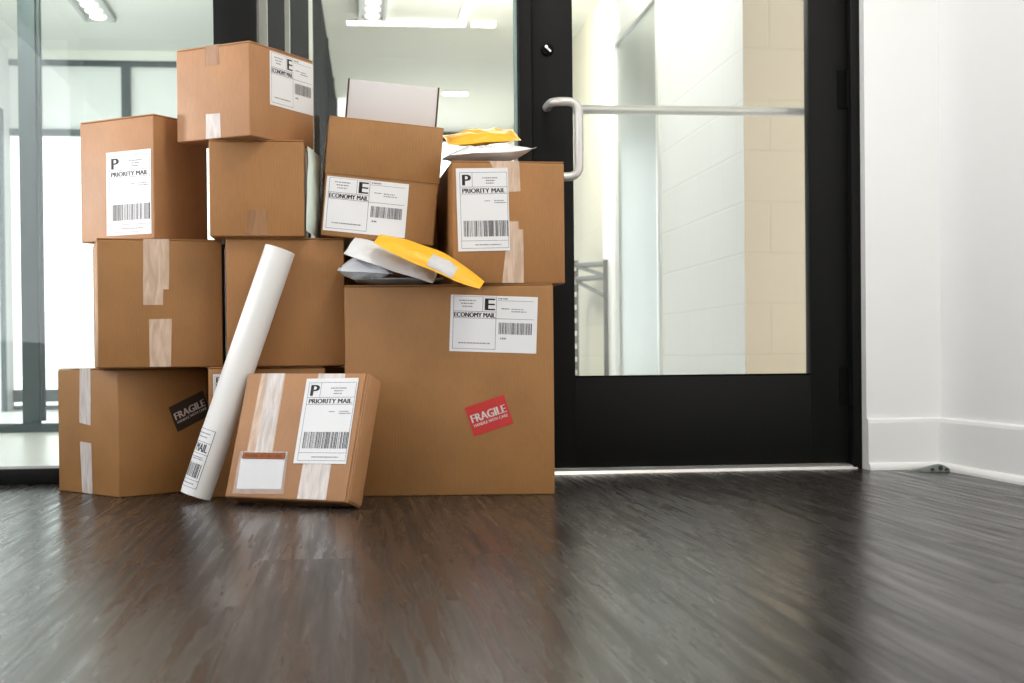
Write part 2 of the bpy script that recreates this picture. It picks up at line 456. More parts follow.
# third row ------------------------------------------------------------
qF = (-.5300, 3.7622, .6535, 0, 0, .9444, .199, .2565, .3138)
Fb = carton(qF, 'tall upper left box with a PRIORITY MAIL label on its bright left side', KRAFT[2], 'y', BOXES)
ship_label(qF, 'L', .0418, .1198, .1537, .2135, -.4, Fb, 'P', 21)
qG = (-.2246, 3.6683, .6529, 0, 0, -.0076, .2339, .25, .2405)
G = carton(qG, 'small plain cube box directly under the topmost box', KRAFT[1], 'y', BOXES)
top_tape(qG, G, -.025, .025, -.1248, .1248)
tape(qG, 'F', [(-.024, .065), (.026, .065), (.025, .003), (-.024, .003)], G, tape_mat('kraft_paper_tape', (.40, .20, .09), .75, .5, .1))
# top box --------------------------------------------------------------
qI = (-.2565, 3.658, .8942, 0, 0, .9906, .2726, .228, .2325)
I = carton(qI, 'topmost box of the whole stack, set cornerwise, with an ECONOMY MAIL label', KRAFT[2], 'x', BOXES)
ship_label(qI, 'F', .0386, .1553, .187, .1343, -.4, I, 'E', 31)
tape(qI, 'L', [(-.021, .063), (.023, .062), (.024, .002), (-.022, .002)], I, TAPEW)
tape(qI, 'L', [(-.021, .2315), (.020, .2315), (.022, .183), (-.022, .183)], I, tape_mat('kraft_tone_tape', (.46, .25, .14), .6, .4, .15))
top_tape(qI, I, -.136, .02, -.021, .021)
# tilted box with its lid ---------------------------------------------
qJ = (.0665, 3.70, .6448, 0, .092, .0502, .2901, .26, .3025)
J = thing('cardboard_box', 'tilted lidded box with an ECONOMY MAIL label under its lid', 'box', qJ[:3], qJ[3:6], BOXES)
obj('body', board_shell(bmesh.new(), .2861, .256, .285), KRAFT[0], J, True)
bm = bmesh.new()
# telescoping lid: four skirts and a top panel
for (x0, x1, y0, y1, z0, z1) in ((-.14505, .14505, -.13, -.1275, .158, .2995), (-.14505, .14505, .1275, .13, .158, .2995), (-.14505, -.1425, -.1275, .1275, .158, .2995), (.1425, .14505, -.1275, .1275, .158, .2995), (-.14505, .14505, -.13, .13, .2985, .3025)):
    bx(bm, x0, x1, y0, y1, z0, z1, .0009, 2)
obj('lid', bm, KRAFT[0], J, True)
qJl = qJ[:6] + (.2861, .256, .285)
ship_label(qJl, 'F', -.0356, .0818, .2078, .1374, -.2, J, 'E', 41)
# added back row, keeps bright glass out of the gaps ------------------------------------------------
qN = (-.225, 3.988, 0, 0, 0, 0, .46, .09, .3276)
carton(qN, 'narrow box added behind the bottom row to darken the gap beside the largest box', KRAFT[0], 'x', BOXES)
qO = (.1143, 3.90, .5294, 0, 0, 0, .2605, .09, .275)
carton(qO, 'box added behind the padded mailers on the largest box to darken the gaps', KRAFT[0], 'x', BOXES)
# right box --------------------------------------------------------------
qL = (.3927, 3.7011, .5294, 0, 0, .030, .2826, .434, .3064)
L = carton(qL, 'right-hand box standing on the largest box, with a PRIORITY MAIL label', KRAFT[1], 'y', BOXES)
tape(qL, 'F', [(-.048, .306), (.027, .306), (.030, .231), (-.003, .229)], L)
tape(qL, 'F', [(.000, .156), (.024, .156), (.019, .002), (-.019, .002)], L)
tape(qL, 'F', [(.004, .136), (.036, .136), (.036, .002), (-.012, .002)], L, off=.0009)
top_tape(qL, L, -.048, .027, -.2165, .0)
ship_label(qL, 'F', -.0652, .1849, .1308, .2065, 1.2, L, 'P', 51, off=.0015)
# leaning mailer box ----------------------------------------------------
qM = (-.1412, 3.326, .0097, -.3182, .0041, -.5604, .3439, .0599, .3085)
M = thing('mailer_box', 'flat brown box leaning in front of the stack, with a packing list pouch', 'box', qM[:3], qM[3:6], BOXES)
obj('body', bx(bmesh.new(), -.1719, .1719, -.0258, .02995, 0, .3085, .0015, 2), KRAFT[2], M, True)
# front lid panel with a fold line on both sides
obj('lid', bx(bmesh.new(), -.1682, .1662, -.02995, -.0264, .0015, .3078, .0012, 2), KRAFT[2], M, True)
box_obj('side_flap', (.1727, .1752, -.0245, .0290, .004, .305), KRAFT[2], M, .0008)
tape(qM, 'F', [(-.128, .3073), (-.058, .3073), (-.055, .100), (-.129, .100)], M, TAPE)
tape(qM, 'F', [(-.110, .3073), (-.062, .3073), (-.058, .100), (-.104, .100)], M, TAPEW, off=.0009)
tape(qM, 'F', [(.036, .3073), (.110, .3073), (.115, .003), (.036, .003)], M, TAPEW)
ship_label(qM, 'F', .0799, .1915, .1447, .2077, 1.0, M, 'P', 61, off=.0015)
pw = slab('packing_list', qM, 'F', [(-.142, .094), (-.0165, .096), (-.013, .024), (-.139, .020)], PAPER, M, .0008, .0008)
pw['label'] = 'folded white paper inside the pouch'
pc = slab('pouch', qM, 'F', [(-.149, .112), (-.010, .114), (-.003, .012), (-.147, .008)], POUCH, M, .0019, .0003)
pc['label'] = 'clear plastic pouch'
st = slab('header_strip', qM, 'F', [(-.138, .1085), (-.0175, .1100), (-.0170, .0950), (-.137, .0935)], ORANGE, pc, .0023, .0002)
st['label'] = 'orange printed strip'
pr = Print(face_map(qM, 'F', -.0774, .1018, .1205, .0150, .7, .0028))
pr.rect(0, 0, 1, .10); pr.rect(0, .90, 1, 1); pr.rect(0, 0, .012, 1); pr.rect(.988, 0, 1, 1)
pr.text('PACKING LIST ENCLOSED', .06, .27, .94, .73, .003)
pr.done('printed_text', INK, pc)
# white box ---------------------------------------------------------------
KX, KY, KZ, KT = .1115, 3.70, .9425, .1086
K = thing('mailer_box', 'white box with raw brown edges standing on top of the tilted box', 'box', (.1115, 3.70, .9450), (0, .092, .0), BOXES)
obj('body', bx(bmesh.new(), -.1146, .1146, -.04, .04, 0, .1155, .0012, 2), WHITEBOARD, K, True)
for s in (-1, 1):
    bm = bmesh.new(); bx(bm, min(s * .1146, s * .1191), max(s * .1146, s * .1191), -.0405, .04, 0, .1175, .0006, 1)
    e = obj('corrugated_edge', bm, KEDGE, K); e['label'] = 'raw dark brown corrugated edge'

# ------------------------------------------------------------------ poster tube
tb = Vector((-.3800, 3.502, .0124)); tt = Vector((-.1690, 3.5255, .6190)); tr_ = .0382
ax = (tt - tb); TL = ax.length; ax.normalize()
fr = (Vector((0, -1, 0)) - ax * ax.dot(Vector((0, -1, 0)))).normalized(); rt = ax.cross(fr) * -1
rt = fr.cross(ax) * -1
T = thing('mailing_tube', 'long white cardboard mailing tube leaning against the boxes', 'tube')
T.matrix_world = Matrix(((rt.x, -fr.x, ax.x, tb.x), (rt.y, -fr.y, ax.y, tb.y), (rt.z, -fr.z, ax.z, tb.z), (0, 0, 0, 1)))
bm = bmesh.new(); n = 56
prof = [(tr_ - .003, .006), (tr_ - .003, .0), (tr_ - .0006, .0), (tr_, .0006), (tr_, TL - .0006), (tr_ - .0006, TL), (tr_ - .003, TL), (tr_ - .003, TL - .006)]
rings = [[bm.verts.new((r * math.cos(2 * math.pi * k / n), r * math.sin(2 * math.pi * k / n), z)) for k in range(n)] for r, z in prof]
for i in range(len(rings) - 1):
    for k in range(n): bm.faces.new((rings[i][k], rings[i][(k + 1) % n], rings[i + 1][(k + 1) % n], rings[i + 1][k]))
obj('body', bm, TUBEW, T, True)
for z0, z1 in ((.0010, .0050), (TL - .0050, TL - .0010)):
    bm = bmesh.new(); bmesh.ops.create_cone(bm, cap_ends=True, segments=48, radius1=tr_ - .0031, radius2=tr_ - .0031, depth=z1 - z0, matrix=Matrix.Translation((0, 0, (z0 + z1) / 2)))
    e = obj('end_cap', bm, TUBEW, T); e['label'] = 'white end cap pressed into the tube'
def tmap(off):
    # u=1 at the front of the tube, the label wraps away to its left side; v=1 is the lower end
    def mp(u, v):
        th = -math.pi / 2 + .06 - (1 - u) * .130 / tr_
        r = tr_ + off
        return Vector((r * math.cos(th), r * math.sin(th), .012 + (1 - v) * .158))
    return mp
bm = bmesh.new(); m0, m1 = tmap(.0003), tmap(.0006); nn = 30
g0 = [[bm.verts.new(m1(i / nn, j)) for j in (0, 1)] for i in range(nn + 1)]
for i in range(nn): bm.faces.new((g0[i][0], g0[i + 1][0], g0[i + 1][1], g0[i][1]))
tl = obj('shipping_label', bm, PAPER, T, True)
p = Print(tmap(.0009))
for a in ((.07, .03, .975, .036), (.07, .235, .975, .241), (.07, .42, .975, .426), (.07, .84, .975, .846), (.07, .955, .975, .961)): p.rect(*a, n=24)
p.rect(.967, .03, .977, .961)
p.text('PRIORITY MAIL', .10, .26, .93, .39, .006)
p.bars(.12, .58, .93, .80, 77)
p.fine(.5, .9, .09, .016, 3); p.fine(.55, .86, .15, .016, 4); p.fine(.60, .90, .47, .016, 5); p.fine(.66, .92, .50, .016, 6); p.fine(.4, .9, .89, .018, 7)
p.done('printed_text', INK, tl)

# ------------------------------------------------------------------ padded mailers
def pillow(w, l, t, seed, wr=.2, flange=.006, bend=None, nx=46, ny=34, lumps=0.0, edge=.6, taper=0.0):
    """a filled envelope: two skins that bulge apart and meet in a flat welded edge"""
    bm = bmesh.new(); sd = Vector((seed * 3.1, seed * 1.7, seed * .9))
    def hgt(a, b):
        da = min(1, max(0, (w / 2 - abs(a) - flange) / (w * .30))); db = min(1, max(0, (l / 2 - abs(b) - flange) / (l * .30)))
        s = lambda q: q * q * (3 - 2 * q)
        base = (s(da) ** edge) * (s(db) ** edge)
        n1 = noise.noise(Vector((a * 11, b * 11, 0)) + sd); n2 = noise.noise(Vector((a * 34, b * 26, 3)) + sd); n3 = abs(noise.noise(Vector((a * 22, b * 40, 7)) + sd))
        return max(0, base * t * .5 * (1 + lumps * n1 + wr * n2 - wr * .9 * n3))
    top, bot = [], []
    for i in range(nx + 1):
        rt_, rb = [], []
        for j in range(ny + 1):
            a = -w / 2 + w * i / nx; b = -l / 2 + l * j / ny
            k = hgt(a, b)
            wav = .0035 * noise.noise(Vector((a * 14, b * 14, 11)) + sd)
            # the edges of the bag are never quite straight
            ea = a + .004 * noise.noise(Vector((0, b * 16, 1)) + sd) * (abs(a) / (w / 2)); eb = b + .004 * noise.noise(Vector((a * 16, 0, 2)) + sd) * (abs(b) / (l / 2))
            eb *= 1 - taper * abs(2 * a / w) ** 2.2
            dz = (bend(a, b) if bend else 0) + wav
            rt_.append(bm.verts.new((ea, eb, dz + k + .0007)))
            rb.append(bm.verts.new((ea, eb, dz - k * .9)) )
        top.append(rt_); bot.append(rb)
    for i in range(nx):
        for j in range(ny):
            bm.faces.new((top[i][j], top[i + 1][j], top[i + 1][j + 1], top[i][j + 1]))
            bm.faces.new((bot[i][j], bot[i][j + 1], bot[i + 1][j + 1], bot[i + 1][j]))
    for i in range(nx):
        bm.faces.new((top[i][0], bot[i][0], bot[i + 1][0], top[i + 1][0])); bm.faces.new((top[i][ny], top[i + 1][ny], bot[i + 1][ny], bot[i][ny]))
    for j in range(ny):
        bm.faces.new((top[0][j], top[0][j + 1], bot[0][j + 1], bot[0][j])); bm.faces.new((top[nx][j], bot[nx][j], bot[nx][j + 1], top[nx][j + 1]))
    return bm

def mailer(name, label, loc, rot, w, l, t, seed, mat, cat='envelope', group=None, **kw):
    o = thing(name, label, cat, loc, rot, group)
    b = obj('pouch', pillow(w, l, t, seed, **kw), mat, o, True)
    return o

MG = 'padded mailers between the boxes'
# flat grey bag right on the big box, then white bags, then the golden one on top
mailer('poly_mailer', 'flat grey poly mailer lying right on top of the largest box', (.128, 3.595, .5415), (0, R(.3), R(-3)), .222, .24, .021, 1, POLYG, group=MG, wr=.3)
mailer('poly_mailer', 'small white bubble mailer with a rounded left end, low on the largest box', (.042, 3.522, .566), (R(8), R(3), R(-2)), .135, .105, .050, 2, POLYW, group=MG, wr=.3, lumps=.25, edge=.30)
mailer('poly_mailer', 'puffy white mailer sloping to the right just under the golden padded envelope', (.112, 3.512, .592), (R(26), R(19), R(-6)), .230, .135, .034, 3, POLYW, group=MG, wr=.3, lumps=.25, edge=.35)
Y1 = mailer('padded_envelope', 'golden padded envelope with a white address patch, in front of the tilted box', (.199, 3.443, .589), (R(33), R(24.5), R(-9)), .285, .10, .026, 4, YELLOW, group=MG, wr=.35, lumps=.25, edge=.4, bend=lambda a, b: -.5 * a * a, taper=.55)
# on the right-hand upper box
mailer('poly_mailer', 'white grey poly mailer on the right-hand upper box, its corner curling up', (.360, 3.60, .8660), (R(4), R(-4), R(3)), .220, .20, .046, 6, POLYW, group=MG, wr=.35, lumps=.25, edge=.4, bend=lambda a, b: 1.1 * max(0, a - .03) ** 2)
mailer('padded_envelope', 'golden padded envelope on the right-hand upper box, over the white grey mailer', (.346, 3.64, .919), (R(20), R(-5), R(2)), .188, .14, .036, 7, YELLOW, group=MG, wr=.4, lumps=.25, edge=.45)
# upright mint bag squeezed between two boxes
mailer('poly_mailer', 'pale mint padded mailer standing upright between the small cube box and the tilted box', (-.087, 3.600, .7680), (R(90), R(6), R(74)), .11, .215, .014, 8, MINT, group=MG, wr=.35, lumps=.2, edge=.4)
# address patch on the front golden envelope
bm = bmesh.new()
gv = [[bm.verts.new((.002 + .070 * i / 16, -.042 + .046 * j / 10, 0)) for j in range(11)] for i in range(17)]
for i in range(16):
    for j in range(10): bm.faces.new((gv[i][j], gv[i + 1][j], gv[i + 1][j + 1], gv[i][j + 1]))
patch = obj('address_patch', bm, simple('grey_white_patch', (.50, .50, .51), .5, noise_amt=.08, nscale=40), Y1); patch['label'] = 'white address label'
# drape the patch on the padded skin
pouch = [c for c in Y1.children if c.name.startswith('pouch')][0]
from mathutils.bvhtree import BVHTree
bv = BVHTree.FromPolygons([v.co.copy() for v in pouch.data.vertices], [tuple(p.vertices) for p in pouch.data.polygons])
for v in patch.data.vertices:
    h = bv.ray_cast(Vector((v.co.x, v.co.y, .2)), Vector((0, 0, -1)))
    v.co.z = (h[0].z if h[0] else 0) + .0012

# ------------------------------------------------------------------ room shell
FY = 4.07      # front face of the storefront framing
BYK = 4.18     # back face
CH = 2.6       # ceiling height
struct(box_obj('floor', (-1.95, 1.80, -2.3, 4.125, -.06, 0), FLOORD))
struct(box_obj('floor_hall', (-3.0, 3.4, 4.125, 14.2, -.06, -.002), FLOORL))
struct(box_obj('ceiling', (-1.95, 1.80, -2.3, 4.10, CH, CH + .08), CEIL))
struct(box_obj('ceiling_hall', (-3.0, 3.4, 4.10, 14.2, CH, CH + .08), CEIL))
struct(box_obj('wall_right', (1.760, 1.87, -2.3, 4.10, 0, CH), WALLW))
struct(box_obj('wall_back', (-1.95, 1.80, -2.4, -2.3, 0, CH), WALLW))
# short wall between the door frame and the corner
struct(box_obj('wall_door_side', (1.528, 1.760, 4.022, 4.20, 0, CH), WALLW))
# unseen left wall; sill and wide window opening shaped for the side light
bm = bmesh.new()
WX0, WX1 = -1.95, -1.85
bx(bm, WX0, WX1, -2.3, 4.07, 0, .46); bx(bm, WX0, WX1, -2.3, 4.07, 2.3, CH); bx(bm, WX0, WX1, -2.3, -2.0, .46, 2.3); bx(bm, WX0, WX1, 4.03, 4.07, .46, 2.3)
struct(obj('wall_left', bm, WALLW))

def skirting(name, p0, p1, nrm):
    """baseboard with a quarter round at its foot, swept from p0 to p1"""
    p0, p1, nrm = Vector(p0), Vector(p1), Vector(nrm)
    prof = [(0, 0), (.030, 0), (.0295, .008), (.026, .015), (.020, .0195), (.0135, .021), (.0135, .140), (.011, .149), (.004, .153), (0, .153)]
    bm = bmesh.new()
    a = [bm.verts.new(p0 + nrm * u + Vector((0, 0, v))) for u, v in prof]; b = [bm.verts.new(p1 + nrm * u + Vector((0, 0, v))) for u, v in prof]
    n = len(prof)
    for i in range(n): bm.faces.new((a[i], a[(i + 1) % n], b[(i + 1) % n], b[i]))
    bm.faces.new(a); bm.faces.new(b[::-1])
    return struct(obj(name, bm, TRIMW))
skirting('baseboard_right', (1.760, -2.3, 0), (1.760, 4.022, 0), (-1, 0, 0))
skirting('baseboard_door_side', (1.528, 4.022, 0), (1.760, 4.022, 0), (0, -1, 0))

# storefront framing ------------------------------------------------------
HEAD = 2.45
struct(box_obj('trim_1', (-.3765, -.254, FY, BYK, .0, HEAD), BLACK, None, .002))          # mullion between the panes
struct(box_obj('trim_2', (.5015, .5375, FY, BYK, .0, HEAD), BLACK, None, .002))          # door jamb, latch side
struct(box_obj('trim_3', (1.4995, 1.5275, FY - .012, BYK, .0, HEAD), BLACK, None, .002))      # door jamb, hinge side
struct(box_obj('trim_4', (-1.85, 1.556, FY, BYK, HEAD, CH), BLACK, None, .002))               # head
struct(box_obj('trim_5', (.5375, 1.4995, FY, BYK, 2.11, 2.16), BLACK, None, .002))           # transom bar
def pane(name, x0, x1, z0, z1, y=4.125, mat=GLASS, parent=None, th=.006):
    return box_obj(name, (x0, x1, y - th / 2, y + th / 2, z0, z1), mat, parent)
def storefront(name, x0, x1, label):
    w = link(name, None); struct(w); w.location = ((x0 + x1) / 2, 4.125, 0)
    cx = (x0 + x1) / 2
    def part(nm, dims, mat, bev=.0):
        dims = (dims[0] - cx, dims[1] - cx, dims[2] - 4.125, dims[3] - 4.125, dims[4], dims[5])
        return box_obj(nm, dims, mat, w, bev)
    part('bottom_rail', (x0, x1, FY, BYK, 0, .043), BLACK, .0015)
    part('glazing_bead', (x0, x1, 4.098, 4.118, .043, .050), ALU)
    part('pane', (x0 + .001, x1 - .001, 4.122, 4.128, .0445, HEAD), GLASS)
    return w
storefront('window_1', -1.85, -.3765, '')
w2 = storefront('window_2', -.254, .5015, '')
ge = box_obj('glass_edge', (.4915 - .12375, .5005 - .12375, -.008, .008, .05, HEAD), GEDGE, w2)
struct(pane('window_3', .5375, 1.4995, 2.16, HEAD))

# door -----------------------------------------------------------------
DX0, DX1, DY0, DY1 = .5395, 1.4975, 4.085, 4.130
door = link('door_1', None); struct(door); door.location = (DX1, 4.1075, 0)
def dpart(nm, d, mat, bev=.0015, parent=None):
    return box_obj(nm, (d[0] - DX1, d[1] - DX1, d[2] - 4.1075, d[3] - 4.1075, d[4], d[5]), mat, parent or door, bev)
SL, SR, BT = .661, 1.3787, .2885
dpart('stile', (DX0, SL, DY0, DY1, .016, 2.105), BLACK)
dpart('stile', (SR, DX1, DY0, DY1, .016, 2.105), BLACK)
dpart('bottom_rail', (SL, SR, DY0, DY1, .016, BT - .006), BLACK)
dpart('top_rail', (SL, SR, DY0, DY1, 1.99, 2.105), BLACK)
dpart('glazing_bead', (SL, SR, DY0 + .004, DY0 + .018, BT - .006, BT), BLACKG, 0)
dpart('pane', (SL - .004, SR + .004, 4.107, 4.113, BT - .006, 1.995), GLASS, 0)
# pull handle, offset sideways from the stile and joined to the push bar on the far side
bm = bmesh.new()
z0, z1, hx, hxm, hy = .862, 1.078, .583, .661, 3.985
path = arc_pts([(hx, DY0 + .001, z1), (hx + .002, hy, z1), (hxm, hy - .004, z1), (hxm, hy - .004, z0), (hx + .002, hy, z0), (hx, DY0 + .001, z0)], .036, 9)
tube_path(bm, [Vector(p) - Vector((DX1, 4.1075, 0)) for p in path], .0128, 16)
h = obj('pull_handle', bm, HANDLE, door, True); h['label'] = 'bent satin metal pull handle'
bm = bmesh.new()
path = arc_pts([(.600, DY1, 1.097), (.600, 4.215, 1.097), (1.450, 4.215, 1.097), (1.450, DY1, 1.097)], .03, 8)
tube_path(bm, [Vector(p) - Vector((DX1, 4.1075, 0)) for p in path], .0145, 16)
h = obj('push_bar', bm, HANDLE, door, True); h['label'] = 'round satin metal push bar behind the glass'
# cylinder lock with a chrome turn
bm = bmesh.new(); bmesh.ops.create_cone(bm, cap_ends=True, segments=28, radius1=.019, radius2=.0165, depth=.012, matrix=Matrix.Translation((.586 - DX1, DY0 - .005 - 4.1075, 1.2475)) @ Matrix.Rotation(R(90), 4, 'X'))
lk = obj('lock_cylinder', bm, BLACKG, door, True)
bm = bmesh.new(); bx(bm, -.004, .004, -.008, .0, -.0125, .0125, .002, 2)
bmesh.ops.transform(bm, matrix=Matrix.Translation((.586 - DX1, DY0 - .0105 - 4.1075, 1.2475)) @ Matrix.Rotation(R(-42), 4, 'Y'), verts=bm.verts)
e = obj('thumb_turn', bm, CHROME, lk, True); e['label'] = 'small chrome turn'
for zz in (.19, 1.085, 1.93):
    bm = bmesh.new(); tube_path(bm, [(1.4985 - DX1, DY0 - .010 - 4.1075, zz), (1.4985 - DX1, DY0 - .010 - 4.1075, zz + .115)], .0075, 12)
    for k in range(3):
        pass
    bx(bm, 1.468 - DX1, 1.4985 - DX1, DY0 - .004 - 4.1075, DY0 - 4.1075, zz, zz + .115, .0005, 1)
    obj('hinge', bm, BLACKG, door, True)
# threshold
bm = bmesh.new()
prof = [(4.055, 0), (4.060, .0085), (4.085, .0125), (4.135, .0125), (4.160, .0085), (4.165, 0)]
a = [bm.verts.new((.503, y, z)) for y, z in prof]; b = [bm.verts.new((1.512, y, z)) for y, z in prof]
for i in range(len(prof)): bm.faces.new((a[i], a[(i + 1) % len(prof)], b[(i + 1) % len(prof)], b[i]))
bm.faces.new(a); bm.faces.new(b[::-1])
struct(obj('trim_6', bm, ALU))

# rubber door wedge ----------------------------------------------------------
wd = thing('door_wedge', 'grey-green rubber door wedge on the floor in the right corner by the baseboard', 'door stop', (1.622, 3.940, 0), (0, 0, R(-14)))
bm = bmesh.new(); n = 15; half = .019
def wz(t): return .0025 + .030 * (max(0, t) ** 1.25) if t < .62 else (.0025 + .030 * .62 ** 1.25) * 1.0 + .0035 * math.sin((t - .62) / .38 * math.pi * .5) - .024 * max(0, (t - .70) / .30) ** 1.7
ts = [i / n for i in range(n + 1)]
fa = [[bm.verts.new((t * .125, s * (half - .002 * (1 - t)), z)) for z in (0, max(.002, wz(t)))] for s in (-1,) for t in ts]
ba = [[bm.verts.new((t * .125, s * (half - .002 * (1 - t)), z)) for z in (0, max(.002, wz(t)))] for s in (1,) for t in ts]
for i in range(n):
    bm.faces.new((fa[i][0], fa[i + 1][0], fa[i + 1][1], fa[i][1])); bm.faces.new((ba[i][0], ba[i][1], ba[i + 1][1], ba[i + 1][0]))
    bm.faces.new((fa[i][1], fa[i + 1][1], ba[i + 1][1], ba[i][1])); bm.faces.new((fa[i][0], ba[i][0], ba[i + 1][0], fa[i + 1][0]))
bm.faces.new((fa[0][0], fa[0][1], ba[0][1], ba[0][0])); bm.faces.new((fa[n][0], ba[n][0], ba[n][1], fa[n][1]))
obj('body', bm, WEDGE, wd, True)
for tx, zz, rw, rh in ((.066, .0065, .006, .004), (.089, .0105, .0065, .0072), (.106, .0065, .0055, .004)):
    bm = bmesh.new(); bmesh.ops.create_cone(bm, cap_ends=True, segments=20, radius1=1, radius2=1, depth=.002)
    bmesh.ops.transform(bm, matrix=Matrix.Translation((tx, -.0188, zz)) @ Matrix.Diagonal((rw, 1, rh, 1)) @ Matrix.Rotation(R(90), 4, 'X'), verts=bm.verts)
    e = obj('hollow', bm, WEDGED, wd); e['label'] = 'dark disc for the shaded hollow in the thick end'

# ------------------------------------------------------------------ beyond the glass, left room
# second glazed screen
PY = 7.12
struct(box_obj('trim_7', (-1.600, -1.518, PY - .015, PY + .03, 0, CH), BLUEALU, None, .002))
struct(box_obj('trim_8', (-1.510, -1.496, PY - .01, PY + .03, .055, CH), BLUEALU))
struct(box_obj('trim_9', (-3.0, -.30, PY - .02, PY + .03, 0, .042), BLUEALU, None, .002))
struct(pane('window_4', -3.0, -1.600, .042, CH, PY, GLASSB)); struct(pane('window_5', -1.496, -.30, .042, CH, PY, GLASSB))
# far window wall of the left room: floor to ceiling glazing
FW = 10.5
win = struct(link('window_6', None)); win.location = (-1.6, FW, 0)
def wpart(nm, x0, x1, z0, z1, mat, y0=-.04, y1=.04):
    return box_obj(nm, (x0 + 1.6, x1 + 1.6, y0, y1, z0, z1), mat, win)
wpart('head_rail', -2.42, -.15, 2.49, 2.53, BLUEALU)
wpart('transom', -2.42, -.15, 1.985, 2.03, BLUEALU)
wpart('mullion', -1.63, -1.565, .03, 2.49, BLUEALU)
wpart('low_rail', -2.42, -.15, .055, .145, BLUEALU)
wpart('bottom_rail', -2.42, -.15, .0, .03, BLUEALU)
wpart('blind', -2.42, -.15, 2.03, 2.49, simple('translucent_white_panel', (.88, .91, .90), .6, noise_amt=.02), -.01, .01)
wpart('pane', -2.42, -.15, .03, 1.985, GLASSB, -.003, .003)
struct(box_obj('wall_far_left', (-3.0, -.15, FW - .05, FW + .05, 2.53, CH), CEIL))
# side wall of the left room with its own window
bm = bmesh.new()
bx(bm, -2.52, -2.42, 4.18, FW, 2.12, CH); bx(bm, -2.52, -2.42, 10.2, FW, 0, 2.12); bx(bm, -2.52, -2.42, 4.18, 7.0, 0, 2.12)
struct(obj('wall_side_left', bm, WALLW))
struct(box_obj('trim_10', (-2.43, -2.40, 7.0, 10.2, 2.08, 2.12), BLUEALU))
struct(box_obj('trim_11', (-2.43, -2.40, 10.16, 10.2, 0, 2.08), BLUEALU))

# dark panel wall between left room and hall -------------------------------------
p0, p1 = Vector((-.236, 4.22, 0)), Vector((-.088, 12.2, 0))
dirn = (p1 - p0).normalized(); nr = Vector((dirn.y, -dirn.x, 0))
pw_ = link('wall_partition', None); struct(pw_); pw_.location = p0
pw_.rotation_euler = (0, 0, math.atan2(dirn.y, dirn.x))
Lp = (p1 - p0).length
cuts = [0.0, .93, 2.85, 4.3, 5.7, 7.1, Lp]
for i in range(len(cuts) - 1):
    box_obj('panel', (cuts[i] + .012, cuts[i + 1] - .012, .002, .045, 0, CH - .004), DARKP, pw_, .002)
box_obj('metal_strip', (-.004, .012, -.004, .049, 0, CH - .004), PALEMET, pw_, .002)  # added pale trim, stands in for the bright gap beside the mullion
for c in cuts[1:3]:
    box_obj('metal_strip', (c - .012, c + .012, -.016, .045, 0, CH - .004), PALEMET, pw_, .002)
for c in cuts[3:]:
    box_obj('metal_strip', (c - .012, c + .012, -.006, .045, 0, CH - .004), DARKP, pw_, .002)

# hall -------------------------------------------------------------------------
HX = 1.567
win = struct(link('window_7', None)); win.location = (.7, 14.0, 0)
def wpart(nm, x0, x1, z0, z1, mat, y0=-.04, y1=.04):
    return box_obj(nm, (x0 - .7, x1 - .7, y0, y1, z0, z1), mat, win)
wpart('head_rail', -.15, HX, 2.505, CH - .004, BLACK)
wpart('bottom_rail', -.15, HX, 0, .06, BLACK); wpart('mullion', .62, .68, .06, 2.505, BLACK)
wpart('pane', -.15, HX, .06, 2.505, GLASSB, -.003, .003)
struct(box_obj('wall_hall_beige', (HX + .0006, 3.4, 5.44, 5.60, 0, CH), BLOCKB))
struct(box_obj('wall_hall_white', (HX, HX + .16, 5.441, 6.93, 0, CH), BLOCKW))
# lift opening: head wall above a steel door in a bright frame
lift = struct(link('door_2', None)); lift.location = (HX, 7.52, 0)
def lpart(nm, x0, x1, y0, y1, z0, z1, mat, bev=.0): return box_obj(nm, (x0 - HX, x1 - HX, y0 - 7.52, y1 - 7.52, z0, z1), mat, lift, bev)
lpart('leaf', HX + .006, HX + .036, 6.99, 7.52, 0, 2.16, STEEL); lpart('leaf', HX + .010, HX + .040, 7.515, 8.10, 0, 2.16, STEEL)
lpart('frame', HX - .012, HX + .05, 6.93, 6.99, 0, 2.21, FRAMEST, .002); lpart('frame', HX - .012, HX + .05, 8.10, 8.50, 0, 2.21, TRIMW, .002); lpart('frame', HX - .012, HX + .05, 6.99, 8.10, 2.16, 2.21, FRAMEST, .002)
struct(box_obj('wall_lift_head', (HX + .002, HX + .16, 6.93, 8.50, 2.21, CH), WALLW))
struct(box_obj('wall_hall_end', (HX + .03, HX + .16, 8.50, 14.1, 0, CH), block_mat('cream_block_paint', (.56, .54, .43, 1))))
# slotted steel rack by the hall wall
rk = thing('storage_rack', 'grey slotted steel rack beyond the door glass, at the far end of the hall', 'rack', (1.492, 9.2, 0))
bm = bmesh.new()
for k in range(11):       # upright angle iron with a row of slots
    z = .0 + k * .086
    bx(bm, -.022, -.010, -.003, .003, z, z + .086); bx(bm, .010, .022, -.003, .003, z, z + .086); bx(bm, -.010, .010, -.003, .003, z, z + .054)
bx(bm, -.022, .022, -.003, .003, .946, .985)
obj('upright', bm, RACK, rk)
def rack_bar(nm, za, zb, r_):
    bm = bmesh.new(); tube_path(bm, [(.010, -.006, za), (.055, -.85, zb)], r_, 8); obj(nm, bm, RACK, rk, True)
rack_bar('shelf_beam', .950, .905, .017); rack_bar('shelf_beam', .860, .825, .017)
rack_bar('brace', .945, .830, .013); rack_bar('brace', .845, .705, .013)
bm = bmesh.new(); bx(bm, .035, .075, -.856, -.850, 0, .93); obj('upright', bm, RACK, rk)

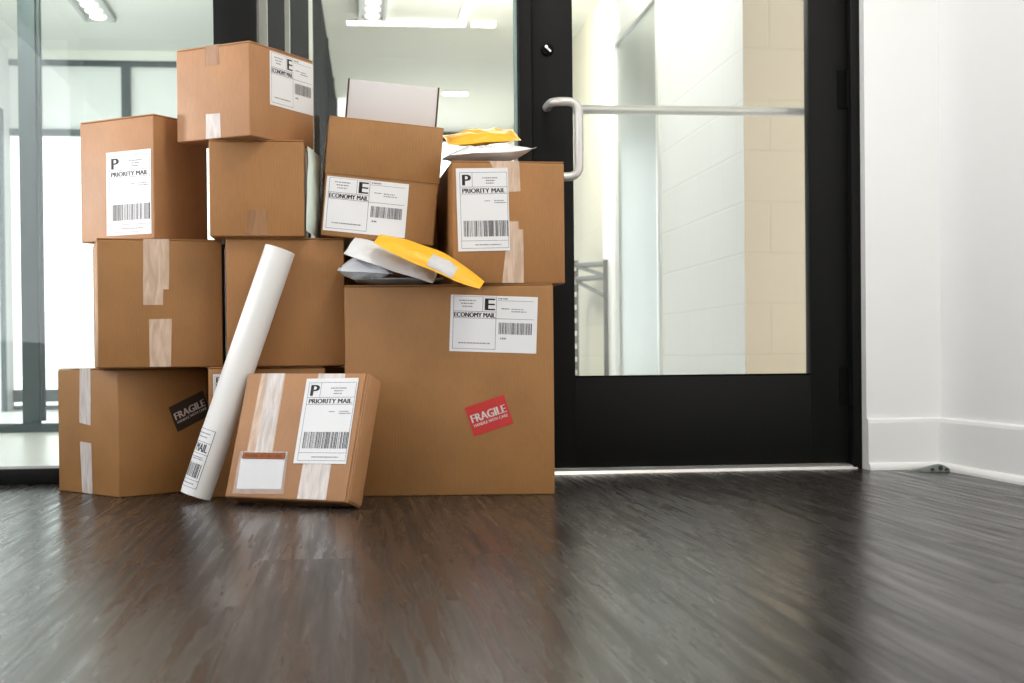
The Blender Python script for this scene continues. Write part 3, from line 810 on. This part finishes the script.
# ceiling lamps in the rooms beyond ------------------------------------------------
def strip_lamp(label, x0, x1, y0, y1, grp):
    t = thing('ceiling_light', label, 'ceiling light', ((x0 + x1) / 2, (y0 + y1) / 2, CH), (0, 0, 0), grp)
    cx, cy = (x0 + x1) / 2, (y0 + y1) / 2
    box_obj('housing', (x0 - cx, x1 - cx, y0 - cy, y1 - cy, -.016, -.001), TRIMW, t)
    box_obj('diffuser', (x0 - cx + .006, x1 - cx - .006, y0 - cy + .006, y1 - cy - .006, -.034, -.016), LAMP, t, .004)
G1 = 'linear ceiling lights in the hall'
strip_lamp('long bright linear light across the hall ceiling, seen above the white box', .00, .80, 9.36, 9.41, G1)
strip_lamp('short linear light at the right end of the long one on the hall ceiling', .83, 1.0, 9.36, 9.41, G1)
strip_lamp('small distant linear light on the hall ceiling right of the white box', .80, 1.02, 11.8, 11.86, G1)
strip_lamp('linear light running away in depth above the long one on the hall ceiling', .74, .79, 8.6, 9.28, G1)
def lamp_box(label, x0, x1, y0, y1, nb, grp):
    cx, cy = (x0 + x1) / 2, (y0 + y1) / 2
    t = thing('ceiling_light', label, 'ceiling light', (cx, cy, CH), (0, 0, 0), grp)
    bm = bmesh.new(); w = (x1 - x0) / 2; l = (y1 - y0) / 2
    for d in ((-w, -w + .02, -l, l, -.03, -.001), (w - .02, w, -l, l, -.03, -.001), (-w, w, -l, -l + .02, -.03, -.001), (-w, w, l - .02, l, -.03, -.001), (-w, w, -l, l, -.006, -.001)): bx(bm, *d)
    obj('frame', bm, LAMPF, t)
    for k in range(nb):
        bm = bmesh.new(); y = -l + (k + .5) * 2 * l / nb
        bmesh.ops.create_uvsphere(bm, u_segments=20, v_segments=10, radius=1, matrix=Matrix.Translation((0, y, -.018)) @ Matrix.Diagonal((w * .55, w * .55, .016, 1)))
        obj('bulb', bm, LAMPB, t, True)
G2 = 'recessed lamp boxes'
lamp_box('recessed ceiling lamp box with round bulbs in the left room, above the far windows', -1.70, -1.50, 8.65, 9.45, 5, G2)
lamp_box('recessed ceiling lamp box with round bulbs in the hall, seen above the white box', .08, .26, 8.6, 9.30, 4, G2)

# ------------------------------------------------------------------ light
LG = None
W = D.worlds.new('World'); SC.world = W; W.use_nodes = True
bg = W.node_tree.nodes['Background']; bg.inputs[0].default_value = (.95, .97, 1, 1); bg.inputs[1].default_value = 3.0

def area(name, loc, rot, sx, sy, power, col=(1, 1, 1), spread=None):
    l = D.lights.new(name, 'AREA'); l.shape = 'RECTANGLE'; l.size = sx; l.size_y = sy; l.energy = power; l.color = col
    if spread: l.spread = spread
    o = D.objects.new(name, l); COL.objects.link(o); o.location = loc; o.rotation_euler = rot
    return o
area('lobby_door_fill', (.82, 2.5, CH - .02), (0, 0, 0), .6, .6, 28, (1, .93, .80))  # unseen fill added to brighten the right and door-side walls
area('hall_up_fill', (.75, 7.0, 2.25), (math.pi, 0, 0), .6, .6, 60, (1, .98, .94))  # added fill, no fixture; lifts the hall ceiling and white wall
area('hall_wall_fill', (.6, 5.9, CH - .02), (0, 0, 0), .5, .8, 26, (1, .98, .95))  # added out of view to raise the white block wall
area('hall_far_fill', (.75, 8.2, CH - .05), (R(48), 0, 0), .9, .3, 100, (1, .98, .92))  # added fill tilted at the far floor, its bounce brightens the ceiling
area('left_room_up_fill', (-1.3, 6.4, 2.25), (math.pi, 0, 0), .8, .8, 80, (1, .99, .93))  # added fill without a fixture, brightens the left room ceiling
area('left_far_fill', (-1.2, 8.2, CH - .05), (R(48), 0, 0), .9, .3, 26, (1, .99, .93))  # added fill tilted at the far panels of the left room
sun = D.lights.new('low_sun', 'SUN'); sun.energy = 2.8; sun.angle = R(5); sun.color = (1, .96, .92)
so = D.objects.new('low_sun', sun); COL.objects.link(so)
so.rotation_euler = Vector((.97, -.20, -.05)).to_track_quat('-Z', 'Y').to_euler()

# ------------------------------------------------------------------ camera
cam = D.cameras.new('camera'); co = D.objects.new('camera', cam); COL.objects.link(co); SC.camera = co
TH, PI_, RO = R(6.6), R(-.64), -.0098
f = Vector((math.sin(TH) * math.cos(PI_), math.cos(TH) * math.cos(PI_), math.sin(PI_)))
r = Vector((math.cos(TH), -math.sin(TH), 0)); u = r.cross(f)
c, s = math.cos(RO), math.sin(RO)
r2 = r * c - u * -s * -1 if False else r * c + u * s      # roll about the view axis
u2 = u * c - r * s
co.matrix_world = Matrix(((r2.x, u2.x, -f.x, 0), (r2.y, u2.y, -f.y, 0), (r2.z, u2.z, -f.z, .345), (0, 0, 0, 1)))
cam.sensor_width = 36; cam.lens = 1400 / 1024 * 36
cam.shift_y = (373 - 341.5) / 1024
cam.clip_start = .02; cam.clip_end = 200
cam.dof.use_dof = True; cam.dof.focus_distance = 3.6; cam.dof.aperture_fstop = 5.6

vs = SC.view_settings
vs.view_transform = 'Standard'; vs.look = 'None'; vs.exposure = 0.0; vs.gamma = 1.0; vs.use_curve_mapping = False
SC.cycles.use_denoising = True
SC.cycles.max_bounces = 10; SC.cycles.transparent_max_bounces = 24
SC.cycles.sample_clamp_indirect = 6.0
